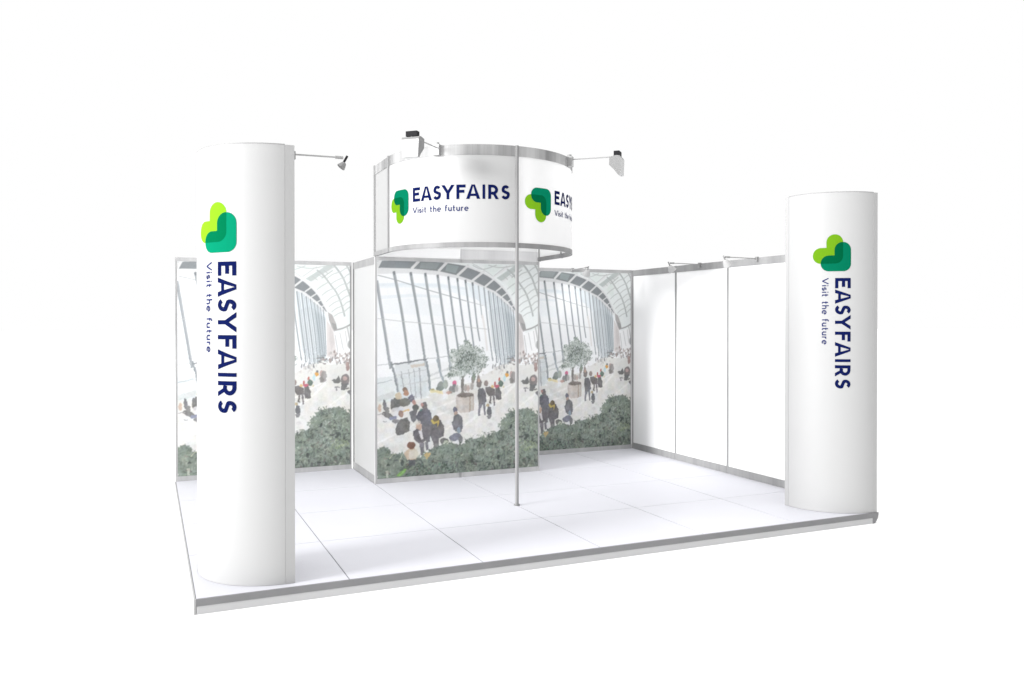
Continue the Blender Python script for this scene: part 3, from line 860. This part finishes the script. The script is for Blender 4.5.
def overlap_shape():
    r = .215
    return arc(.425, .785, r, r, 180, 270, 10) + [(.57, .57)] + arc(.785, .425, r, r, 180, 270, 10) + [(.79, .22)] + arc(.59, .59, .2, .2, 0, 90, 8) + [(.215, .79)]

def art_bm(polys, step_axis, mapper, lift, dl):
    """flat polygons -> cut finely along the bend -> laid on the surface"""
    bm = bmesh.new()
    for n, p in enumerate(polys):
        b2 = bmesh.new()
        q = []
        for v in p:
            if not q or math.dist(v, q[-1]) > 1e-6: q.append(v)
        f = b2.faces.new([b2.verts.new((x, y, 0)) for x, y in q])
        bmesh.ops.triangulate(b2, faces=[f])
        lo = min(v[step_axis] for v in q); hi = max(v[step_axis] for v in q)
        k = math.floor(lo / .015) + 1
        while k * .015 < hi:
            no = [0, 0, 0]; no[step_axis] = 1; co = [0, 0, 0]; co[step_axis] = k * .015
            bmesh.ops.bisect_plane(b2, geom=b2.verts[:] + b2.edges[:] + b2.faces[:], plane_co=co, plane_no=no); k += 1
        mp = {}
        for v in b2.verts: mp[v] = bm.verts.new(mapper(v.co.x, v.co.y, lift + dl * (n % 3)))
        for f in b2.faces: bm.faces.new([mp[v] for v in f.verts])
        b2.free()
    return bm

def fix_out(bm, centre):
    for f in bm.faces:
        f.normal_update(); c = f.calc_center_median()
        if f.normal.x * (c.x - centre[0]) + f.normal.y * (c.y - centre[1]) < 0: f.normal_flip()
def art_obj(name, bm, mat, parent, centre):
    fix_out(bm, centre); me = bpy.data.meshes.new(name); bm.to_mesh(me); bm.free()
    return link(name, me, mat, parent)

def brand(parent, mapper, axis, centre, tone=''):
    S = .338
    em = lambda pts: [(x * S, y * S) for x, y in pts]
    e = art_obj('emblem', art_bm([em(ell_shape(.21, .21))], axis, mapper, .0024, 0), M['teal' + tone], parent, centre)
    art_obj('emblem_lobe', art_bm([em(ell_shape(0, 0))], axis, mapper, .0018, 0), M['lime' + tone], e, centre)
    art_obj('emblem_overlap', art_bm([em(overlap_shape())], axis, mapper, .0030, 0), M['deep' + tone], e, centre)
    pl = []
    for ch, a, b in WORD: pl += [[(.40 + x, .198 + y) for x, y in q] for q in cap_letter(ch, a, b)]
    art_obj('name_lettering', art_bm(pl, axis, mapper, .0018, .0003), M['navy'], parent, centre)
    for wd in tagline(.402, 1.006):
        art_obj('tagline_word', art_bm([[(x, .084 + y) for x, y in q] for q in wd], axis, mapper, .0018, .0003), M['navy_thin'], parent, centre)

# ------------------------------------------------------------------ the setting
bm = bmesh.new()
gv = [bm.verts.new(c) for c in ((-150, -150, -.1), (150, -150, -.1), (150, 150, -.1), (-150, 150, -.1))]
bm.faces.new(gv)
g = obj('ground', bm, M['ground']); g['kind'] = 'structure'

# raised floor: tiles with open joints
bm = bmesh.new()
xe = [0.0, 1.0, 2.0, 3.0, 4.0, 5.0, PX]; ye = [0.0, -1.09, -2.115, -3.165, -PY + .012]
add_box(bm, .003, PX - .003, -PY + .015, 0, -.06, -.004, 1)
for i in range(6):
    for j in range(4):
        gx, gy = .0045, .0028
        add_box(bm, xe[i] + (gx if i else .004), xe[i + 1] - (gx if i < 5 else .004), ye[j + 1] + (gy if j < 3 else 0), ye[j] - (gy if j else .0), -.0038, 0.0, 0)
fl = obj('floor', bm, [M['tile'], M['joint']]); fl['kind'] = 'structure'
box('edge_trim', 0, PX - .03, -PY - .006, -PY + .0118, -.046, -.0012, M['trim_dark'], fl, bevel=.002)
box('skirting', .004, PX - .055, -PY - .002, -PY + .010, -.1, -.0465, M['trim_light'], fl)
box('side_trim', -.012, -.0002, -PY, .02, -.1, -.002, M['side_trim'], fl, bevel=.002)
box('side_trim', PX + .0002, PX + .014, -PY + .02, .02, -.1, -.002, M['edge_white'], fl, bevel=.002)
box('side_trim', 0, PX, .0202, .032, -.1, -.002, M['edge_white'], fl)
bm = bmesh.new()    # rounded dark cap on the front right corner
prof = [(PX - .055, -.1), (PX - .035, -.097), (PX - .012, -.08), (PX + .008, -.05), (PX + .016, -.02), (PX + .016, -.0005), (PX - .0298, -.0005), (PX - .0298, -.0464), (PX - .055, -.0464)]
a = [bm.verts.new((x, -PY - .006, z)) for x, z in prof]; b = [bm.verts.new((x, -PY + .018, z)) for x, z in prof]
bm.faces.new(a); bm.faces.new(b[::-1])
for i in range(len(prof)): bm.faces.new((a[i], b[i], b[(i + 1) % len(prof)], a[(i + 1) % len(prof)]))
obj('corner_cap', bm, M['trim_dark'], fl)

# ------------------------------------------------------------------ walls
def post(x, y, z0, z1, parent, mat=None, w=.02, bevel=.004):
    return box('post', x - w, x + w, y - w, y + w, z0, z1, mat or M['post'], parent, bevel)

# back wall, left half (x 0..2) and right half (x 4..PX): panels, printed sheet in front
def back_wall(x0, x1, label, pm, rail, px=0.0):
    t = thing('partition_wall', label, 'wall', (x0, 0, 0))
    n = 2; w = (x1 - x0) / n
    for i in range(n):
        box('panel', i * w + .02, (i + 1) * w - .02, 0, .018, .03, H - .03, M['panel'], t)
    for i in range(n + 1): post(min(max(i * w, .012), x1 - x0 - .012), .008, 0, H, t, M['post_light'], .012)
    box('top_rail', .0, x1 - x0, -.0055, .03, H - .046, H + .003, rail, t, .003)
    box('bottom_rail', .0, x1 - x0, -.0055, .03, .001, .058, rail, t, .003)
    o = put_print(t, (px, -.0075, 0), pm)
    o.scale.x = (x1 - x0) / 2.0
    return t
back_wall(0, 2 - .022, 'white partition wall printed with a glass-roofed hall, partly hidden behind the nearer white column', M['print_left'], M['alu_light'])
back_wall(4 + .022, PX - .024, 'printed glass-roofed hall wall between the storage cabin and the plain white side wall', M['print_right'], M['alu'])

# plain side wall on the right, four bays
t = thing('side_wall', 'plain white side wall of tall panels with grey rails beside the farther column', 'wall', (PX, 0, 0))
yb = [0, -K, -2 * K, -3 * K, -3.62]
for i in range(4):
    box('panel', -.012, .006, yb[i + 1] + .018, yb[i] - .018, .05, H - .05, M['panel'], t)
for i in range(5): post(.002, yb[i] if i else -.012, 0, H + .002, t, M['post_side'], .0175)
for i in range(4):
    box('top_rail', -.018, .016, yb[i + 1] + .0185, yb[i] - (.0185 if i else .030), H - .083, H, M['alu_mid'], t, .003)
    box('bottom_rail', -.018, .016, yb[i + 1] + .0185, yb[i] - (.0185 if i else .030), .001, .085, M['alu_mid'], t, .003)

# storage cabin, 2 m wide, printed front
t = thing('storage_cabin', 'storage cabin with a printed front of a busy glass hall, under the round sign', 'cabin', (2, 0, 0))
box('front_panel', .02, .98, -K + .002, -K + .02, .03, H - .03, M['panel'], t)
box('front_panel', 1.02, 1.98, -K + .002, -K + .02, .03, H - .03, M['panel'], t)
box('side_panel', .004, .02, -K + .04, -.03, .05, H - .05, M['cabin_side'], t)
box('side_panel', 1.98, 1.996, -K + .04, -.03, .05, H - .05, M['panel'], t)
box('back_panel', .02, 1.98, .0, .016, .05, H - .05, M['panel'], t)
for x in (.018, 1.982):
    post(x, -K + .018, 0, H, t, M['post_light'], .018); post(x, .012, 0, H, t, M['post'], .018)
post(1.0, -K + .022, 0, H, t, M['post_light'], .018)
for x0, x1 in ((.0365, .9815), (1.0185, 1.9635)):
    box('top_rail', x0, x1, -K - .0015, -K + .03, H - .045, H - .001, M['alu_light'], t, .002)
    box('bottom_rail', x0, x1, -K - .0015, -K + .03, .001, .058, M['alu_light'], t, .002)
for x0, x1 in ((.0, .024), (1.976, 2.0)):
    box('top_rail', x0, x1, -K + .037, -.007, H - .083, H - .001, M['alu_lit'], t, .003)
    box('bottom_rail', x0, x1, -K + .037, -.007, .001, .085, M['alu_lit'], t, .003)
put_print(t, (0, -K - .004, 0), M['print_cabin'])

# ------------------------------------------------------------------ round sign over the cabin
def path(a0, a1, r, n=40):
    return [(HC[0] + r * math.cos(math.radians(a0 + (a1 - a0) * i / n)), HC[1] + r * math.sin(math.radians(a0 + (a1 - a0) * i / n))) for i in range(n + 1)]
def u_path(r, y_end=-K, n=80):
    return [(HC[0] - r, y_end)] + path(180, 360, r, n) + [(HC[0] + r, y_end)]
t = thing('round_sign', 'large white drum-fronted fascia sign with name and green emblem twice, on a slim pole', 'sign', (0, 0, 0))
B0, B1 = H + .004, HT
# straight side pieces and the two quarter-round panels
for s in (-1, 1):
    x = HC[0] + s * HR
    a, b = sorted((x, x - s * .006))
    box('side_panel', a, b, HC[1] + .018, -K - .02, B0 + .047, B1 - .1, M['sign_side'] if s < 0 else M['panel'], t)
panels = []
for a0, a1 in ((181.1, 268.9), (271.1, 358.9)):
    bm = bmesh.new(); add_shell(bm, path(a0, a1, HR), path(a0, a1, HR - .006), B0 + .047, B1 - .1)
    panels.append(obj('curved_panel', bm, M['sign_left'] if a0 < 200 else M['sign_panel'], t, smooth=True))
bm = bmesh.new(); add_shell(bm, u_path(HR + .006), u_path(HR - .03), B1 - .1, B1)
obj('top_rail', bm, M['alu_band'], t, smooth=True)
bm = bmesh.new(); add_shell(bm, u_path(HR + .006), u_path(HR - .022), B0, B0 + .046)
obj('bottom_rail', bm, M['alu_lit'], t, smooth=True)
for i, x in enumerate((2.022, 3.002)):
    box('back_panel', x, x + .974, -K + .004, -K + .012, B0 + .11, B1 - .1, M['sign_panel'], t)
    box('back_rail', x, x + .974, -K - .004, -K + .024, B0, B0 + .109, M['edge_white'] if i == 0 else M['back_rail'], t, .003)  # left half whiter: the brighter light there is put into its colour
box('back_rail', 2.022, 3.976, -K - .004, -K + .024, B1 - .099, B1, M['alu_light'], t, .003)
for x, y in ((2.0, -K + .002), (2.0, HC[1]), (4.0, HC[1]), (4.0, -K + .002)):
    s = 1 if x > 3 else -1
    bm = bmesh.new(); add_tube(bm, (x + s * .003, y, B0 - .002), (x + s * .003, y, B1 + .004), .0165, seg=16); obj('post', bm, M['post'], t, smooth=True)
bm = bmesh.new(); add_tube(bm, (3.0, HC[1] - HR, 0.004), (3.0, HC[1] - HR, B1 + .004), .0175, seg=20)
po = obj('pole', bm, M['post'], t, smooth=True)
bm = bmesh.new(); add_tube(bm, (3.0, HC[1] - HR, 0.0005), (3.0, HC[1] - HR, .012), .03, seg=20); obj('foot_plate', bm, M['post'], po, smooth=True)

def sign_map(a_start, z_base):
    def f(x, y, lift):
        a = math.radians(a_start) + x / HR; r = HR + lift
        return (HC[0] + r * math.cos(a), HC[1] + r * math.sin(a), z_base + y)
    return f
for a0 in (184.9, 274.9):
    brand(t, sign_map(a0, 2.768), 0, HC, '_soft' if a0 < 200 else '')

# ------------------------------------------------------------------ quarter-round columns
def column(cx, cy, r, st, label, a_logo, ky, z_top, tone):
    t = thing('advertising_column', label, 'column', (cx, cy, 0), 'quarter-round white columns on the front corners')
    P = lambda a, rr: (rr * math.cos(math.radians(a)), rr * math.sin(math.radians(a)))
    bm = bmesh.new(); o = [P(180 + 90 * i / 60, r) for i in range(61)]; n = [P(180 + 90 * i / 60, r - .008) for i in range(61)]
    add_shell(bm, o, n, .002, CH)
    obj('curved_panel', bm, M['column'], t, smooth=True)
    box('edge_profile', -r - .0015, -r + .04, .001, st, .001, CH + .002, M['column_edge'], t, .004)
    box('edge_profile', .001, st, -r - .0015, -r + .04, .001, CH + .002, M['column_edge'], t, .004)
    box('back_panel', -r + .042, st - .012, st - .012, st - .002, .002, CH, M['column'], t)
    box('back_panel', st - .0115, st - .001, -r + .042, st - .0125, .002, CH, M['column'], t)
    bm = bmesh.new(); add_prism(bm, [P(180 + 90 * i / 30, r - .009) for i in range(31)] + [(st - .013, -r + .042), (st - .013, st - .013), (-r + .042, st - .013)], CH - .02, CH - .008)
    obj('top_cap', bm, M['column'], t)
    bm = bmesh.new(); add_shell(bm, [P(180 + 90 * i / 60, r + .0012) for i in range(61)], [P(180 + 90 * i / 60, r - .009) for i in range(61)], CH + .0002, CH + .007)
    obj('top_trim', bm, M['outline'], t)
    def f(x, y, lift):
        a = math.radians(a_logo) + y * ky / r
        return ((r + lift) * math.cos(a), (r + lift) * math.sin(a), z_top - x * 1.019)
    brand(t, f, 1, (0, 0), tone)
    return t
column(.575, -3.635, .53, .065, 'nearer and larger white column at the left end of the platform edge', 194.9, 1.1, 2.606, '')
column(5.925, -3.705, .53, .05, 'farther white column at the right front corner, where the plain side wall ends', 208.0, 1.0, 2.601, '_soft')

# ------------------------------------------------------------------ lamps
def obox(bm, M4, x0, x1, y0, y1, z0, z1, mi=0):
    vs = add_box(bm, x0, x1, y0, y1, z0, z1, mi)
    bmesh.ops.transform(bm, matrix=M4, verts=vs)

def flood_lamp(ax, ay, az, ang, length, label):
    """floodlight on an arm over the sign: local +x points away from the sign"""
    t = thing('flood_lamp', label, 'lamp', (ax, ay, az), 'floodlights on arms over the round sign')
    t.rotation_euler.z = ang
    bm = bmesh.new(); add_box(bm, -.03, .035, -.035, .035, -.07, .035); add_tube(bm, (.0, 0, .03), (.0, 0, .055), .022)
    obj('bracket', bm, M['arm'], t, bevel=.004)
    rise = .002
    bm = bmesh.new(); add_tube(bm, (.03, .0, .005), (length, 0, rise), .0065, seg=10); obj('arm', bm, M['arm'], t, smooth=True)
    # wedge housing hanging at the arm's end
    prof = [(-.08, -.012), (-.085, -.095), (-.03, -.15), (.0, -.192), (.02, -.192), (.03, -.185), (.034, -.03), (.022, -.006), (-.01, .0)]
    bm = bmesh.new()
    tp = lambda z: .076 + .012 * (z + .19) / .19
    a = [bm.verts.new((length + x, -tp(z), rise + z)) for x, z in prof]; b = [bm.verts.new((length + x, tp(z), rise + z)) for x, z in prof]
    bm.faces.new(a).material_index = 1; bm.faces.new(b[::-1]).material_index = 1
    for i in range(len(prof)): bm.faces.new((a[i], b[i], b[(i + 1) % len(prof)], a[(i + 1) % len(prof)])).material_index = 0 if 3 <= i <= 5 else 1  # white housing; shade on all but its back painted grey
    h = obj('lamp_head', bm, [M['lamp_white'], M['lamp_grey']], t, bevel=.006)
    bm = bmesh.new()
    q = [(length - .0885, -.06, rise - .02), (length - .0885, .06, rise - .02), (length - .0910, .06, rise - .09), (length - .0910, -.06, rise - .09)]
    bm.faces.new([bm.verts.new(c) for c in q]); obj('lens', bm, M['lens'], h)
    bm = bmesh.new(); add_box(bm, length - .045, length + .012, -.055, .055, rise + .003, rise + .05)
    obj('knob', bm, M['black'], t, bevel=.014)
    lamp_light(t, (length - .10, 0, rise - .06), (0, 0, -.5), 4.5, 145)
    return t
def lamp_light(parent, loc, aim, power, angle=120):
    l = bpy.data.lights.new('lamp_light', 'SPOT'); l.energy = power; l.spot_size = math.radians(angle); l.spot_blend = 1.0; l.shadow_soft_size = .04
    o = bpy.data.objects.new('lamp_light', l); COL.objects.link(o); o.parent = parent; o.location = loc
    o.rotation_euler = (Vector(aim) - Vector(loc)).to_track_quat('-Z', 'Y').to_euler()
c45 = math.cos(PI / 4)
RL = HR + .02
flood_lamp(HC[0] - RL * c45, HC[1] - RL * c45, HT - .03, math.radians(226), .53, 'white floodlight with black knob seen from behind, above the left emblem of the round sign')
flood_lamp(HC[0] + RL * c45, HC[1] - RL * c45, HT - .03, math.radians(316), .525, 'white floodlight seen edge-on at the right end of the round sign')

def arm_lamp(x, y, z, ang, length, label, group, dark=False, k=1.0, watts=7):
    """small spot on a thin arm; local +x is the way the arm points"""
    t = thing('arm_lamp', label, 'lamp', (x, y, z), group)
    t.rotation_euler.z = ang
    bm = bmesh.new(); add_box(bm, -.018, .014, -.016, .016, -.035, .02); obj('bracket', bm, M['arm'], t, bevel=.003)
    bm = bmesh.new(); add_tube(bm, (.012, 0, .0), (length - .05, 0, .004), .006, seg=10); add_tube(bm, (length - .055, 0, .004), (length, 0, .004), .011, seg=12); obj('arm', bm, M['arm'], t, smooth=True)
    bm = bmesh.new(); add_tube(bm, (length - .004, 0, -.045), (length + .03, 0, .018), .0085, seg=10); obj('joint', bm, M['black'] if dark else M['arm'], t, smooth=True)
    # bell-shaped shade opening back and down
    bm = bmesh.new()
    d = Vector((-.62, 0, -.78)).normalized(); u = Vector((0, 1, 0)); v = d.cross(u)
    o = Vector((length + .012, 0, -.03)); rings = []
    for s, r in ((0, .012), (.006, .024), (.025, .034), (.055, .046), (.075, .052), (.075, .047), (.05, .038)):
        rings.append([bm.verts.new(o + (d * s + (u * math.cos(2 * PI * j / 16) + v * math.sin(2 * PI * j / 16)) * r) * k) for j in range(16)])
    for A, B in zip(rings, rings[1:]):
        for j in range(16): bm.faces.new((A[j], A[(j + 1) % 16], B[(j + 1) % 16], B[j]))
    bm.faces.new(rings[0][::-1]); bm.faces.new(rings[-1])
    obj('lamp_shade', bm, M['lamp_grey'] if dark else M['lamp_white'], t, smooth=True)
    if not dark: lamp_light(t, (length - .06, 0, -.12), (.0, 0, -1.1), watts, 140)
    return t
arm_lamp(.642, -4.10, 2.945, 0.0, .345, 'small grey spot lamp on a thin arm at the top of the nearer column', None, True, .6)
gl = 'small spot lamps on arms over the walls'
arm_lamp(PX - .03, -1.5 * K, H - .012, PI, .43, 'small white spot lamp on the plain side wall, nearer the printed wall', gl, watts=13)
arm_lamp(PX - .03, -2.5 * K, H - .012, PI, .43, 'small white spot lamp on the plain side wall nearer the farther column', gl)
arm_lamp(4.99, -.02, H - .012, -PI / 2, .42, 'small white spot lamp over the printed wall right of the storage cabin', gl)

# ------------------------------------------------------------------ light
w = bpy.data.worlds.new('World'); scene.world = w; w.use_nodes = True
nt = w.node_tree; bg = nt.nodes['Background']
tc = nt.nodes.new('ShaderNodeTexCoord'); sp = nt.nodes.new('ShaderNodeSeparateXYZ'); mr = nt.nodes.new('ShaderNodeMapRange')
nt.links.new(tc.outputs['Generated'], sp.inputs['Vector']); nt.links.new(sp.outputs['Z'], mr.inputs['Value'])
mr.inputs['From Min'].default_value = .42; mr.inputs['From Max'].default_value = .95
mr.inputs['To Min'].default_value = 1.0; mr.inputs['To Max'].default_value = 1.9
bg.inputs['Color'].default_value = (1, 1, 1, 1)
m2 = nt.nodes.new('ShaderNodeMapRange'); nt.links.new(sp.outputs['Y'], m2.inputs['Value'])   # the side the stand faces is a little dimmer
m2.inputs['From Min'].default_value = -.9; m2.inputs['From Max'].default_value = 0; m2.inputs['To Min'].default_value = .42; m2.inputs['To Max'].default_value = 1
mu = nt.nodes.new('ShaderNodeMath'); mu.operation = 'MULTIPLY'; nt.links.new(mr.outputs['Result'], mu.inputs[0]); nt.links.new(m2.outputs['Result'], mu.inputs[1])
nt.links.new(mu.outputs[0], bg.inputs['Strength'])

def area(name, loc, target, size, power, col=(1, 1, 1)):
    l = bpy.data.lights.new(name, 'AREA'); l.energy = power; l.size = size; l.color = col
    o = bpy.data.objects.new(name, l); COL.objects.link(o); o.location = loc
    o.rotation_euler = (Vector(target) - Vector(loc)).to_track_quat('-Z', 'Y').to_euler()
    return o
area('key_light', (-30, -9.0, 8.6), (2.5, -3.5, 1.2), 8, 16500)
area('top_light', (2.5, -4.0, 10), (2.8, -3.0, 0), 9, 260)

# ------------------------------------------------------------------ camera
cam = bpy.data.cameras.new('Camera'); co = bpy.data.objects.new('Camera', cam); COL.objects.link(co)
co.location = (-0.2762, -9.9191, 1.7993); co.rotation_euler = (PI / 2 - .0061, 0, -.4157)
cam.sensor_width = 36; cam.lens = 824.09 / 1024 * 36; cam.shift_y = -19.13 / 1024; cam.clip_end = 500
scene.camera = co
scene.view_settings.view_transform = 'Standard'; scene.view_settings.look = 'None'; scene.view_settings.exposure = 0
scene.cycles.max_bounces = 8; scene.cycles.diffuse_bounces = 5
